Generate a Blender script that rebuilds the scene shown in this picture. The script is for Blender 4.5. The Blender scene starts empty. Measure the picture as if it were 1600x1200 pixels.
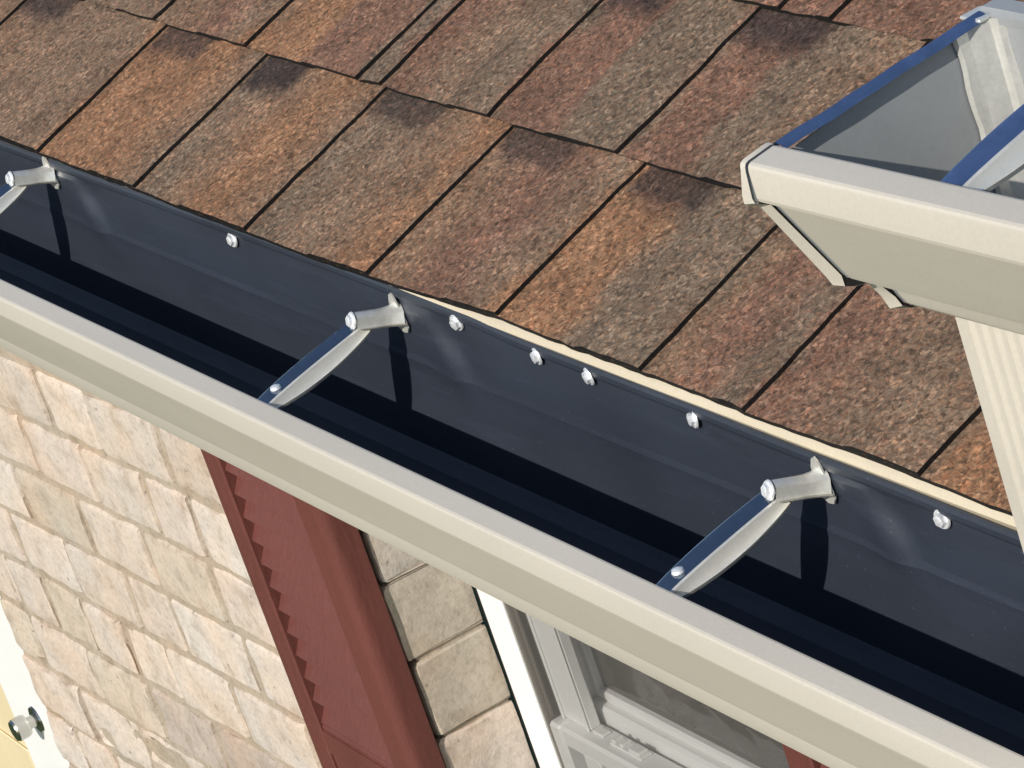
import bpy, math, random
from mathutils import Vector, Matrix, noise

random.seed(7)
S = bpy.context.scene
COL = S.collection
R_ = math.radians

# ------------------------------------------------------------------ camera
cam_d = bpy.data.cameras.new("camera")
cam_d.sensor_fit = 'HORIZONTAL'
cam_d.sensor_width = 36.0
cam_d.lens = 5926.9 / 1600.0 * 36.0
cam_d.clip_start = 0.05
cam_d.clip_end = 900.0
cam = bpy.data.objects.new("camera", cam_d)
COL.objects.link(cam)
RX = Vector((0.49279, 0.81658, -0.30058))
RY = Vector((0.20001, -0.44248, -0.87419))
RZ = Vector((-0.84685, 0.37067, -0.38138))
m = Matrix((( RX[0], -RY[0], -RZ[0], 1.72743),
            ( RX[1], -RY[1], -RZ[1], -0.80752),
            ( RX[2], -RY[2], -RZ[2], 0.93818),
            (0, 0, 0, 1)))
cam.matrix_world = m
S.camera = cam

# ------------------------------------------------------------------ light
SUN = Vector((0.45, -1.0, 0.64)).normalized()
world = bpy.data.worlds.new("World")
S.world = world
world.use_nodes = True
wn = world.node_tree
for n in list(wn.nodes):
    wn.nodes.remove(n)
sky = wn.nodes.new('ShaderNodeTexSky')
sky.sky_type = 'NISHITA'
sky.sun_disc = False
sky.sun_elevation = math.asin(SUN.z)
sky.sun_rotation = math.atan2(SUN.x, SUN.y)
sky.dust_density = 0.6
bg = wn.nodes.new('ShaderNodeBackground')
bg.inputs['Strength'].default_value = 0.11
wo = wn.nodes.new('ShaderNodeOutputWorld')
wn.links.new(sky.outputs[0], bg.inputs[0])
wn.links.new(bg.outputs[0], wo.inputs[0])

sun_d = bpy.data.lights.new("sun", 'SUN')
sun_d.energy = 4.05
sun_d.angle = R_(0.5)
sun_d.color = (1.0, 0.94, 0.85)
sun = bpy.data.objects.new("sun", sun_d)
sun.rotation_euler = SUN.to_track_quat('Z', 'Y').to_euler()
sun.location = (2, -4, 4)
COL.objects.link(sun)

S.view_settings.view_transform = 'Standard'
S.view_settings.look = 'None'
S.view_settings.exposure = 0.0
S.view_settings.gamma = 1.0
S.render.engine = 'CYCLES'
S.cycles.use_denoising = True
S.cycles.caustics_reflective = True
S.cycles.blur_glossy = 0.3
S.cycles.sample_clamp_indirect = 4.0
S.cycles.max_bounces = 8

# ------------------------------------------------------------------ materials
def new_mat(name):
    mt = bpy.data.materials.new(name)
    mt.use_nodes = True
    nt = mt.node_tree
    return mt, nt, nt.nodes['Principled BSDF']

def N(nt, t, **kw):
    n = nt.nodes.new(t)
    for k, v in kw.items():
        if k in n.inputs:
            n.inputs[k].default_value = v
        else:
            setattr(n, k, v)
    return n

def ramp(nt, stops):
    r = nt.nodes.new('ShaderNodeValToRGB')
    el = r.color_ramp.elements
    while len(el) < len(stops):
        el.new(0.5)
    for e, (p, c) in zip(el, stops):
        e.position = p
        e.color = (c[0], c[1], c[2], 1) if isinstance(c, (tuple, list)) else (c, c, c, 1)
    return r

def painted(name, col, rough=0.4, metal=0.0, var=0.06, vscale=9.0, bump=0.0004, bscale=60.0,
            spec=0.5, grain=0.03, coat=0.0, stretch=(1, 1, 1)):
    """sheet metal / painted surface: slight blotches, dust grain and a faint waviness"""
    mt, nt, b = new_mat(name)
    tc = N(nt, 'ShaderNodeTexCoord')
    mp = N(nt, 'ShaderNodeMapping')
    mp.inputs['Scale'].default_value = stretch
    nt.links.new(tc.outputs['Object'], mp.inputs[0])
    n1 = N(nt, 'ShaderNodeTexNoise', Scale=vscale, Detail=4.0)
    n2 = N(nt, 'ShaderNodeTexNoise', Scale=420.0, Detail=2.0)
    nt.links.new(mp.outputs[0], n1.inputs['Vector'])
    nt.links.new(tc.outputs['Object'], n2.inputs['Vector'])
    r1 = ramp(nt, [(0.3, 1 - var), (0.7, 1 + var * 0.4)])
    r2 = ramp(nt, [(0.3, 1 - grain), (0.7, 1 + grain)])
    nt.links.new(n1.outputs[0], r1.inputs[0])
    nt.links.new(n2.outputs[0], r2.inputs[0])
    mx = N(nt, 'ShaderNodeMix', data_type='RGBA', blend_type='MULTIPLY')
    mx.inputs[0].default_value = 1
    mx.inputs[6].default_value = (*col, 1)
    nt.links.new(r1.outputs[0], mx.inputs[7])
    mx2 = N(nt, 'ShaderNodeMix', data_type='RGBA', blend_type='MULTIPLY')
    mx2.inputs[0].default_value = 1
    nt.links.new(mx.outputs[2], mx2.inputs[6])
    nt.links.new(r2.outputs[0], mx2.inputs[7])
    nt.links.new(mx2.outputs[2], b.inputs['Base Color'])
    b.inputs['Roughness'].default_value = rough
    b.inputs['Metallic'].default_value = metal
    b.inputs['Specular IOR Level'].default_value = spec
    b.inputs['Coat Weight'].default_value = coat
    n3 = N(nt, 'ShaderNodeTexNoise', Scale=bscale, Detail=2.0)
    nt.links.new(mp.outputs[0], n3.inputs['Vector'])
    bp = N(nt, 'ShaderNodeBump', Strength=1.0, Distance=bump)
    nt.links.new(n3.outputs[0], bp.inputs['Height'])
    nt.links.new(bp.outputs[0], b.inputs['Normal'])
    return mt

M = {}
M['cream'] = painted('almond_enamel', (0.590, 0.548, 0.475), 0.42, var=0.09, bump=0.0006, bscale=14, stretch=(0.25, 1, 1))
M['trim'] = painted('almond_trim', (0.66, 0.58, 0.44), 0.45)
M['dark'] = painted('dark_gutter_coating', (0.034, 0.0420, 0.060), 0.46, var=0.25, vscale=14, bump=0.0006, bscale=9, grain=0.08, stretch=(0.4, 1, 1))
nt = M['dark'].node_tree
b = nt.nodes['Principled BSDF']
tc = N(nt, 'ShaderNodeTexCoord'); mp = N(nt, 'ShaderNodeMapping'); mp.inputs['Scale'].default_value = (2.2, 30, 55)
mp.inputs['Rotation'].default_value = (0, 0.02, 0)
nt.links.new(tc.outputs['Object'], mp.inputs[0])
n1 = N(nt, 'ShaderNodeTexNoise', Scale=1.6, Detail=3.0); nt.links.new(mp.outputs[0], n1.inputs['Vector'])
r1 = ramp(nt, [(0.60, 1.0), (0.625, 1.25), (0.65, 1.0)]); nt.links.new(n1.outputs[0], r1.inputs[0])
n2 = N(nt, 'ShaderNodeTexVoronoi', Scale=95.0); nt.links.new(tc.outputs['Object'], n2.inputs['Vector'])
r2 = ramp(nt, [(0.05, 2.6), (0.08, 1.0)]); nt.links.new(n2.outputs['Distance'], r2.inputs[0])
prev = b.inputs['Base Color'].links[0].from_socket
for r in (r1, r2):
    mx = N(nt, 'ShaderNodeMix', data_type='RGBA', blend_type='MULTIPLY'); mx.inputs[0].default_value = 0.7
    nt.links.new(prev, mx.inputs[6]); nt.links.new(r.outputs[0], mx.inputs[7]); prev = mx.outputs[2]
nt.links.new(prev, b.inputs['Base Color'])
M['grey'] = painted('grey_primer_coating', (0.33, 0.345, 0.35), 0.30, var=0.14, vscale=12, bump=0.0006, bscale=10)
M['alu'] = painted('mill_aluminium', (0.86, 0.85, 0.79), 0.34, metal=0.55, var=0.15, vscale=60, bump=0.0004, bscale=90, grain=0.05)
M['flank'] = painted('rolled_aluminium_flank', (0.84, 0.83, 0.78), 0.38, metal=0.6, var=0.08, bump=0.0002, bscale=40)
M['bare'] = painted('polished_aluminium', (0.46, 0.49, 0.54), 0.16, metal=1.0, var=0.12, vscale=60, bump=0.0004, bscale=80)
M['zinc'] = painted('zinc_plating', (0.88, 0.90, 0.93), 0.38, metal=0.45, var=0.1, vscale=200)
M['blue_tint'] = painted('glossy_blue', (0.046, 0.083, 0.190), 0.25, var=0.25, vscale=60, bump=0.001, bscale=70)  # cap's blue strip; on the upper hanger strap, painted sky reflection
M['white'] = painted('white_vinyl', (0.88, 0.88, 0.86), 0.4, var=0.03)
M['door'] = painted('yellow_cream_door_paint', (0.78, 0.66, 0.42), 0.45, var=0.05)
M['red'] = painted('oxblood_shutter_vinyl', (0.145, 0.045, 0.036), 0.5, var=0.12, vscale=18, bump=0.0012, bscale=120, stretch=(1, 1, 0.3), grain=0.08)
M['taupe'] = painted('taupe_track_vinyl', (0.20, 0.175, 0.15), 0.5)
M['nickel'] = painted('satin_nickel', (0.55, 0.54, 0.5), 0.2, metal=1.0)
M['gap_black'] = painted('sealant_and_gap_shade', (0.012, 0.011, 0.010), 0.7)  # window sealant; on the end cap, painted shade of the crimp gap
M['wood'] = painted('deck_boards', (0.25, 0.17, 0.1), 0.7)

# window glass: dark room behind it, glossy outside
mt, nt, b = new_mat('window_glass')
b.inputs['Base Color'].default_value = (0.065, 0.058, 0.052, 1)
b.inputs['Roughness'].default_value = 0.06
b.inputs['IOR'].default_value = 1.5
n = N(nt, 'ShaderNodeTexNoise', Scale=7.0, Detail=2.0)
bp = N(nt, 'ShaderNodeBump', Strength=1.0, Distance=0.002)
nt.links.new(n.outputs[0], bp.inputs['Height'])
nt.links.new(bp.outputs[0], b.inputs['Normal'])
M['glass'] = mt

# insect screen: fine mesh, half see-through
mt, nt, b = new_mat('insect_mesh')
b.inputs['Base Color'].default_value = (0.13, 0.125, 0.12, 1)
b.inputs['Roughness'].default_value = 0.7
tr = N(nt, 'ShaderNodeBsdfTransparent')
ms = N(nt, 'ShaderNodeMixShader')
ms.inputs[0].default_value = 0.23
out = nt.nodes['Material Output']
nt.links.new(tr.outputs[0], ms.inputs[1])
nt.links.new(b.outputs[0], ms.inputs[2])
nt.links.new(ms.outputs[0], out.inputs[0])
M['mesh'] = mt

# shingle granules: colour attribute for each tab, speckled with coarse mineral grains
def granules():
    mt, nt, b = new_mat('mineral_granules')
    at = N(nt, 'ShaderNodeAttribute', attribute_name='Col')
    tc = N(nt, 'ShaderNodeTexCoord')
    wob = N(nt, 'ShaderNodeTexNoise', Scale=150.0, Detail=1.0)
    nt.links.new(tc.outputs['Object'], wob.inputs['Vector'])
    add = N(nt, 'ShaderNodeMix', data_type='RGBA', blend_type='LINEAR_LIGHT')
    add.inputs[0].default_value = 0.006
    nt.links.new(tc.outputs['Object'], add.inputs[6])
    nt.links.new(wob.outputs['Color'], add.inputs[7])
    na = N(nt, 'ShaderNodeTexNoise', Scale=270.0, Detail=3.0, Roughness=0.65)
    nb = N(nt, 'ShaderNodeTexNoise', Scale=240.0, Detail=2.0, Distortion=1.2)
    nc = N(nt, 'ShaderNodeTexVoronoi', Scale=330.0)
    nd = N(nt, 'ShaderNodeTexNoise', Scale=26.0, Detail=3.0)
    for q in (na, nb, nc, nd):
        nt.links.new(add.outputs[2], q.inputs['Vector'])
    ra = ramp(nt, [(0.33, 0.54), (0.5, 0.98), (0.66, 1.52)])
    nt.links.new(na.outputs[0], ra.inputs[0])
    m1 = N(nt, 'ShaderNodeMix', data_type='RGBA', blend_type='MULTIPLY')
    m1.inputs[0].default_value = 1.0
    nt.links.new(at.outputs['Color'], m1.inputs[6])
    nt.links.new(ra.outputs[0], m1.inputs[7])
    # hue flicker between rusty and grey grains
    rb = ramp(nt, [(0.36, (1.16, 0.94, 0.84)), (0.5, (1, 1, 1)), (0.64, (0.93, 1.0, 1.03))])
    nt.links.new(nb.outputs[0], rb.inputs[0])
    m2 = N(nt, 'ShaderNodeMix', data_type='RGBA', blend_type='MULTIPLY')
    m2.inputs[0].default_value = 0.85
    nt.links.new(m1.outputs[2], m2.inputs[6])
    nt.links.new(rb.outputs[0], m2.inputs[7])
    rd = ramp(nt, [(0.35, 0.84), (0.65, 1.14)])
    nt.links.new(nd.outputs[0], rd.inputs[0])
    m3 = N(nt, 'ShaderNodeMix', data_type='RGBA', blend_type='MULTIPLY')
    m3.inputs[0].default_value = 1.0
    nt.links.new(m2.outputs[2], m3.inputs[6])
    nt.links.new(rd.outputs[0], m3.inputs[7])
    vs = N(nt, 'ShaderNodeTexVoronoi', Scale=330.0)
    nt.links.new(tc.outputs['Object'], vs.inputs['Vector'])
    sep = N(nt, 'ShaderNodeSeparateColor')
    nt.links.new(vs.outputs['Color'], sep.inputs[0])
    rs = ramp(nt, [(0.10, 0.50), (0.22, 0.95), (0.80, 1.0), (0.94, 1.65)])
    nt.links.new(sep.outputs[0], rs.inputs[0])
    m4 = N(nt, 'ShaderNodeMix', data_type='RGBA', blend_type='MULTIPLY')
    m4.inputs[0].default_value = 0.8
    nt.links.new(m3.outputs[2], m4.inputs[6])
    nt.links.new(rs.outputs[0], m4.inputs[7])
    nt.links.new(m4.outputs[2], b.inputs['Base Color'])
    b.inputs['Roughness'].default_value = 0.85
    b.inputs['Specular IOR Level'].default_value = 0.3
    b1 = N(nt, 'ShaderNodeBump', Strength=0.7, Distance=0.0011)
    nt.links.new(na.outputs[0], b1.inputs['Height'])
    b2 = N(nt, 'ShaderNodeBump', Strength=0.5, Distance=0.0007)
    nt.links.new(nc.outputs['Distance'], b2.inputs['Height'])
    nt.links.new(b1.outputs[0], b2.inputs['Normal'])
    nt.links.new(b2.outputs[0], b.inputs['Normal'])
    return mt
M['granules'] = granules()

def brick_mat(name, fac=1.0):
    mt, nt, b = new_mat(name)
    at = N(nt, 'ShaderNodeAttribute', attribute_name='Col')
    tc = N(nt, 'ShaderNodeTexCoord')
    na = N(nt, 'ShaderNodeTexNoise', Scale=28.0, Detail=5.0, Roughness=0.6)
    nb = N(nt, 'ShaderNodeTexNoise', Scale=150.0, Detail=4.0, Roughness=0.65)
    nc = N(nt, 'ShaderNodeTexNoise', Scale=9.0, Detail=3.0)
    nv = N(nt, 'ShaderNodeTexNoise', Scale=75.0, Detail=2.0)
    for q in (na, nb, nc, nv):
        nt.links.new(tc.outputs['Object'], q.inputs['Vector'])
    ra = ramp(nt, [(0.30, (0.76, 0.73, 0.69)), (0.48, (0.98, 0.98, 0.98)), (0.7, (1.06, 1.05, 1.04))])
    nt.links.new(na.outputs[0], ra.inputs[0])
    rb = ramp(nt, [(0.3, 0.80), (0.5, 1.0), (0.7, 1.08)])
    nt.links.new(nb.outputs[0], rb.inputs[0])
    rc = ramp(nt, [(0.35, (1.03, 0.97, 0.92)), (0.6, (0.97, 1.0, 1.03))])
    nt.links.new(nc.outputs[0], rc.inputs[0])
    rv = ramp(nt, [(0.22, 0.45), (0.30, 1.0)])
    nt.links.new(nv.outputs[0], rv.inputs[0])
    prev = at.outputs['Color']
    for r in (ra, rb, rc, rv):
        mx = N(nt, 'ShaderNodeMix', data_type='RGBA', blend_type='MULTIPLY')
        mx.inputs[0].default_value = 1.0
        nt.links.new(prev, mx.inputs[6])
        nt.links.new(r.outputs[0], mx.inputs[7])
        prev = mx.outputs[2]
    nt.links.new(prev, b.inputs['Base Color'])
    b.inputs['Roughness'].default_value = 0.9
    b.inputs['Specular IOR Level'].default_value = 0.2
    b1 = N(nt, 'ShaderNodeBump', Strength=0.8, Distance=0.003 * fac)
    nt.links.new(na.outputs[0], b1.inputs['Height'])
    b2 = N(nt, 'ShaderNodeBump', Strength=0.6, Distance=0.0012)
    nt.links.new(nb.outputs[0], b2.inputs['Height'])
    nt.links.new(b1.outputs[0], b2.inputs['Normal'])
    nt.links.new(b2.outputs[0], b.inputs['Normal'])
    return mt
M['brick'] = brick_mat('tumbled_brick')

mt, nt, b = new_mat('lawn')
n = N(nt, 'ShaderNodeTexNoise', Scale=3.0, Detail=8.0)
r = ramp(nt, [(0.35, (0.05, 0.075, 0.025)), (0.65, (0.12, 0.13, 0.06))])
nt.links.new(n.outputs[0], r.inputs[0])
nt.links.new(r.outputs[0], b.inputs['Base Color'])
b.inputs['Roughness'].default_value = 0.95
M['lawn'] = mt

# ------------------------------------------------------------------ mesh helpers
class MB:
    def __init__(self):
        self.v = []; self.f = []; self.mi = []; self.c = []; self.sm = []
    def add(self, verts, faces, mi=0, col=(1, 1, 1), smooth=False):
        o = len(self.v)
        self.v += [tuple(p) for p in verts]
        if col and isinstance(col[0], (tuple, list)):
            self.c += list(col)
        else:
            self.c += [col] * len(verts)
        for f in faces:
            self.f.append(tuple(i + o for i in f)); self.mi.append(mi); self.sm.append(smooth)
    def box(self, x0, x1, y0, y1, z0, z1, mi=0, col=(1, 1, 1), bev=0.0):
        if bev <= 0:
            v = [(x, y, z) for x in (x0, x1) for y in (y0, y1) for z in (z0, z1)]
            self.add(v, [(0, 1, 3, 2), (4, 6, 7, 5), (0, 4, 5, 1), (2, 3, 7, 6), (0, 2, 6, 4), (1, 5, 7, 3)], mi, col)
            return
        e = bev
        P = []
        idx = {}
        for sx in (0, 1):
            for sy in (0, 1):
                for sz in (0, 1):
                    X = (x0, x1)[sx]; Y = (y0, y1)[sy]; Z = (z0, z1)[sz]
                    dx = e if sx == 0 else -e; dy = e if sy == 0 else -e; dz = e if sz == 0 else -e
                    for k, p in enumerate(((X, Y + dy, Z + dz), (X + dx, Y, Z + dz), (X + dx, Y + dy, Z))):
                        idx[(sx, sy, sz, k)] = len(P); P.append(p)
        F = []
        q = lambda *a: idx[a]
        for s in (0, 1):
            F.append((q(s,0,0,0), q(s,0,1,0), q(s,1,1,0), q(s,1,0,0)))
            F.append((q(0,s,0,1), q(0,s,1,1), q(1,s,1,1), q(1,s,0,1)))
            F.append((q(0,0,s,2), q(0,1,s,2), q(1,1,s,2), q(1,0,s,2)))
        for a in (0, 1):
            for c in (0, 1):
                F.append((q(a,c,0,0), q(a,c,1,0), q(a,c,1,1), q(a,c,0,1)))
                F.append((q(a,0,c,0), q(a,1,c,0), q(a,1,c,2), q(a,0,c,2)))
                F.append((q(0,a,c,1), q(1,a,c,1), q(1,a,c,2), q(0,a,c,2)))
                for d in (0, 1):
                    F.append((q(a,c,d,0), q(a,c,d,1), q(a,c,d,2)))
        self.add(P, F, mi, col)
    def grid(self, pts, nu, nv, mi=0, col=(1, 1, 1), smooth=True, flip=False):
        F = []
        for i in range(nu - 1):
            for j in range(nv - 1):
                a = i * nv + j
                f = (a, a + 1, a + nv + 1, a + nv)
                F.append(f[::-1] if flip else f)
        self.add(pts, F, mi, col, smooth)
    def cyl(self, a, b, ra, rb=None, n=16, mi=0, caps=True, smooth=True, col=(1, 1, 1)):
        rb = ra if rb is None else rb
        a = Vector(a); b = Vector(b); d = (b - a).normalized()
        t = d.orthogonal().normalized(); s = d.cross(t)
        P = []
        for p, r in ((a, ra), (b, rb)):
            for k in range(n):
                w = 2 * math.pi * k / n
                P.append(p + (t * math.cos(w) + s * math.sin(w)) * r)
        self.add(P, [(k, (k + 1) % n, n + (k + 1) % n, n + k) for k in range(n)], mi, col, smooth)
        if caps:
            self.add(P[:n], [tuple(range(n))[::-1]], mi, col)
            self.add(P[n:], [tuple(range(n))], mi, col)
    def sheet(self, path_fn, xs, t, mi_out=0, mi_in=1):
        """bent sheet: path_fn(x) -> list of (y,z) along the profile; outer skin on the left of travel"""
        rows_o = []; rows_i = []
        for x in xs:
            p = path_fn(x)
            n = len(p)
            no = []
            for i in range(n):
                a = p[max(i - 1, 0)]; b = p[min(i + 1, n - 1)]
                dy, dz = b[0] - a[0], b[1] - a[1]
                l = math.hypot(dy, dz) or 1
                no.append((-dz / l, dy / l))
            rows_o.append([(x, p[i][0], p[i][1]) for i in range(n)])
            rows_i.append([(x, p[i][0] + no[i][0] * t, p[i][1] + no[i][1] * t) for i in range(n)])
        n = len(rows_o[0]); m_ = len(xs)
        O = [q for r in rows_o for q in r]; I = [q for r in rows_i for q in r]
        self.grid(O, m_, n, mi_out, smooth=True, flip=True)
        self.grid(I, m_, n, mi_in, smooth=True)
        # rims
        for row_a, row_b in ((rows_o[0], rows_i[0]), (rows_o[-1], rows_i[-1])):
            P = row_a + row_b
            self.add(P, [(i, i + 1, n + i + 1, n + i) for i in range(n - 1)], mi_out)
        for k in (0, n - 1):
            P = [r[k] for r in rows_o] + [r[k] for r in rows_i]
            self.add(P, [(i, i + 1, m_ + i + 1, m_ + i) for i in range(m_ - 1)], mi_out)
    def build(self, name, mats, parent=None, loc=None, sharp=None):
        """verts are given in world space; the object's origin goes to the parent's origin (or loc)"""
        o = Vector(loc) if loc is not None else (world_loc(parent) if parent else Vector((0, 0, 0)))
        me = bpy.data.meshes.new(name)
        me.from_pydata([(v[0] - o.x, v[1] - o.y, v[2] - o.z) for v in self.v], [], self.f)
        if not isinstance(mats, (list, tuple)):
            mats = [mats]
        for mt in mats:
            me.materials.append(mt)
        me.polygons.foreach_set('material_index', self.mi)
        me.polygons.foreach_set('use_smooth', self.sm)
        at = me.color_attributes.new('Col', 'FLOAT_COLOR', 'POINT')
        flat = []
        for c in self.c:
            flat += [c[0], c[1], c[2], 1.0]
        at.data.foreach_set('color', flat)
        me.update()
        me.set_sharp_from_angle(angle=math.radians(sharp or 24))
        ob = bpy.data.objects.new(name, me)
        COL.objects.link(ob)
        if parent:
            ob.parent = parent
            ob.location = o - world_loc(parent)
        else:
            ob.location = o
        return ob

def world_loc(o):
    l = Vector(o.location)
    while o.parent:
        o = o.parent
        l += Vector(o.location)
    return l

def thing(name, label, cat, loc, group=None):
    o = bpy.data.objects.new(name, None)
    o.empty_display_size = 0.1
    COL.objects.link(o)
    o.location = loc
    o['label'] = label; o['category'] = cat
    if group: o['group'] = group
    return o

def dup_tree(o, parent, loc):
    c = o.copy(); COL.objects.link(c); c.parent = parent; c.location = loc
    for ch in o.children:
        d = ch.copy(); COL.objects.link(d); d.parent = c; d.location = ch.location
    return c

def frange(a, b, n):
    return [a + (b - a) * i / (n - 1) for i in range(n)]

def nz(x, y, z, s=1.0):
    return noise.noise(Vector((x * s, y * s, z * s)))

def lerp3(a, b, t):
    return tuple(a[i] * (1 - t) + b[i] * t for i in range(3))

GZ = -2.65      # ground level

# ------------------------------------------------------------------ ground
mb = MB()
mb.add([(-200, -200, GZ), (200, -200, GZ), (200, 200, GZ), (-200, 200, GZ)], [(0, 1, 2, 3)])
g = mb.build('lawn_ground', M['lawn'])
g['kind'] = 'structure'

# ================================================================== HOUSE
house = thing('brick_house', 'house with brown shingle roof, pinkish cream brick walls and dark red shutters', 'house', (0, 0.3, GZ))

# ---------------- roof
PITCH = R_(20.0)
CP, SP = math.cos(PITCH), math.sin(PITCH)
RY0, RZ0 = 0.112, 0.0350
def RP(x, u, h):
    return (x, RY0 + u * CP - h * SP, RZ0 + u * SP + h * CP)

G_ = (0.192, 0.127, 0.084)   # tan grey
O_ = (0.246, 0.134, 0.074)   # rust orange
T_ = (0.208, 0.13, 0.082)   # tan brown
R2 = (0.186, 0.104, 0.07)   # brick red
S_ = (0.17, 0.122, 0.084)   # olive grey
D_ = (0.044, 0.031, 0.028)   # shadow band granules
PAL = [G_, O_, T_, R2, S_, G_, R2, T_]

rr = random.Random(11)
def rand_course(k, x0, x1, ph):
    xs = []; x = x0 + ph
    while x < x1:
        xs.append(x); x += rr.choice([0.14, 0.17, 0.19, 0.21])
    return xs

# x of each raised tab's right-hand cut edge, and the colours between
COURSES = {
    0: dict(edges=[-2.3, -2.12, -1.93, -1.76, -1.585, -1.403, -1.127, -0.936, -0.737, -0.546, -0.372, -0.193, -0.076, 0.098, 0.27, 0.44, 0.62, 0.80, 0.97, 1.13, 1.3],
            cols=[(-1.6, G_), (-1.40, T_), (-1.22, G_), (-1.14, G_), (-1.12, O_), (-1.00, O_), (-0.95, T_), (-0.925, S_), (-0.87, T_), (-0.80, O_), (-0.74, T_), (-0.728, S_), (-0.66, G_), (-0.60, T_), (-0.555, O_),
                  (-0.54, T_), (-0.46, R2), (-0.385, G_), (-0.368, O_), (-0.31, O_), (-0.28, S_), (-0.20, S_), (-0.185, T_), (-0.14, R2), (-0.08, S_), (-0.07, R2), (0.03, G_), (0.09, G_), (0.105, O_), (0.2, O_), (0.26, S_), (0.3, R2), (0.5, G_)]),
    1: dict(edges=[-2.25, -2.05, -1.9, -1.72, -1.53, -1.33, -1.147, -0.973, -0.779, -0.743, -0.580, -0.402, -0.208, -0.04, 0.13, 0.33, 0.50, 0.7, 0.88, 1.07, 1.25],
            cols=[(-1.6, T_), (-1.35, S_), (-1.15, G_), (-1.14, T_), (-1.05, R2), (-0.98, G_), (-0.965, O_), (-0.90, O_), (-0.87, R2), (-0.785, R2), (-0.775, S_), (-0.745, S_), (-0.735, R2), (-0.66, G_), (-0.59, S_),
                  (-0.57, R2), (-0.50, R2), (-0.485, S_), (-0.41, S_), (-0.39, R2), (-0.33, R2), (-0.315, S_), (-0.22, G_), (-0.20, T_), (0.0, S_), (0.2, R2), (0.5, G_)]),
    2: dict(edges=[-2.2, -2.0, -1.82, -1.66, -1.47, -1.30, -1.12, -0.93, -0.72, -0.55, -0.375, -0.315, -0.17, 0.02, 0.2, 0.38, 0.57, 0.75, 0.92, 1.1, 1.28],
            cols=[(-1.6, O_), (-1.2, G_), (-0.9, T_), (-0.6, R2), (-0.45, G_), (-0.38, R2), (-0.2, R2), (-0.12, T_), (0.1, S_), (0.3, O_)]),
}
for k in range(3, 22):
    e = rand_course(k, -3.3, 1.6, rr.uniform(0, .15))
    cs = []
    x = -3.3
    while x < 1.6:
        c = rr.choice(PAL); cs.append((x, c)); x += rr.uniform(.04, .12); cs.append((x, c)); x += rr.uniform(.01, .05)
    COURSES[k] = dict(edges=e, cols=cs)
for k in (0, 1, 2):
    COURSES[k]['edges'] = [-3.2, -3.02, -2.83, -2.66, -2.48] + COURSES[k]['edges']

UK = [0.0, 0.150] + [0.150 + 0.143 * i for i in range(1, 22)]
X0R, X1R = -3.3, 1.5
def ccol(k, x, u):
    cs = COURSES[k]['cols']
    # break the printed colour bands up with low frequency wobble
    xx = x + 0.018 * nz(x, u * 1.3, k * 3.1, 14) + 0.02 * nz(x, u, k + 5, 30)
    if xx <= cs[0][0]: return cs[0][1]
    for a, b in zip(cs, cs[1:]):
        if a[0] <= xx < b[0]:
            t = (xx - a[0]) / (b[0] - a[0])
            t = min(1, max(0, t)) ; t = t * t * (3 - 2 * t)
            return lerp3(a[1], b[1], t)
    return cs[-1][1]

def dark_patch(k, x, u):
    """printed shadow band at the top of each lower area, right of the cut edge"""
    ed = COURSES[k]['edges']
    uk1 = UK[k + 1]
    d = 0
    for i, e in enumerate(ed):
        w = 0.100 if (i * 7 + k * 3) % 4 else 0.080
        if k == 1 and abs(e + 0.779) < 0.005: continue
        if e + 0.002 < x < e + w:
            hh = noise.noise(Vector((i * 3.7, k * 5.1, 0.5)))
            h = 0.036 + 0.014 * hh + 0.008 * nz(x, k, 3, 30)
            t = (u - (uk1 - h)) / 0.012
            s = min(1, max(0, t)) * min(1, max(0, (e + w - x) / 0.012)) * min(1, (x - e + 0.01) / 0.012)
            d = max(d, s * (0.95 + 0.25 * hh))
    return d * 0.92

def eave_off(x):
    # the first course hangs lower over the gutter on the left than on the right
    t = min(1, max(0, (x + 0.62) / 0.25))
    return -0.001 * (1 - t) + 0.0062 * t + 0.0014 * nz(x, 0, 0, 9) + 0.0010 * nz(x, 2, 0, 60)

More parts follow.
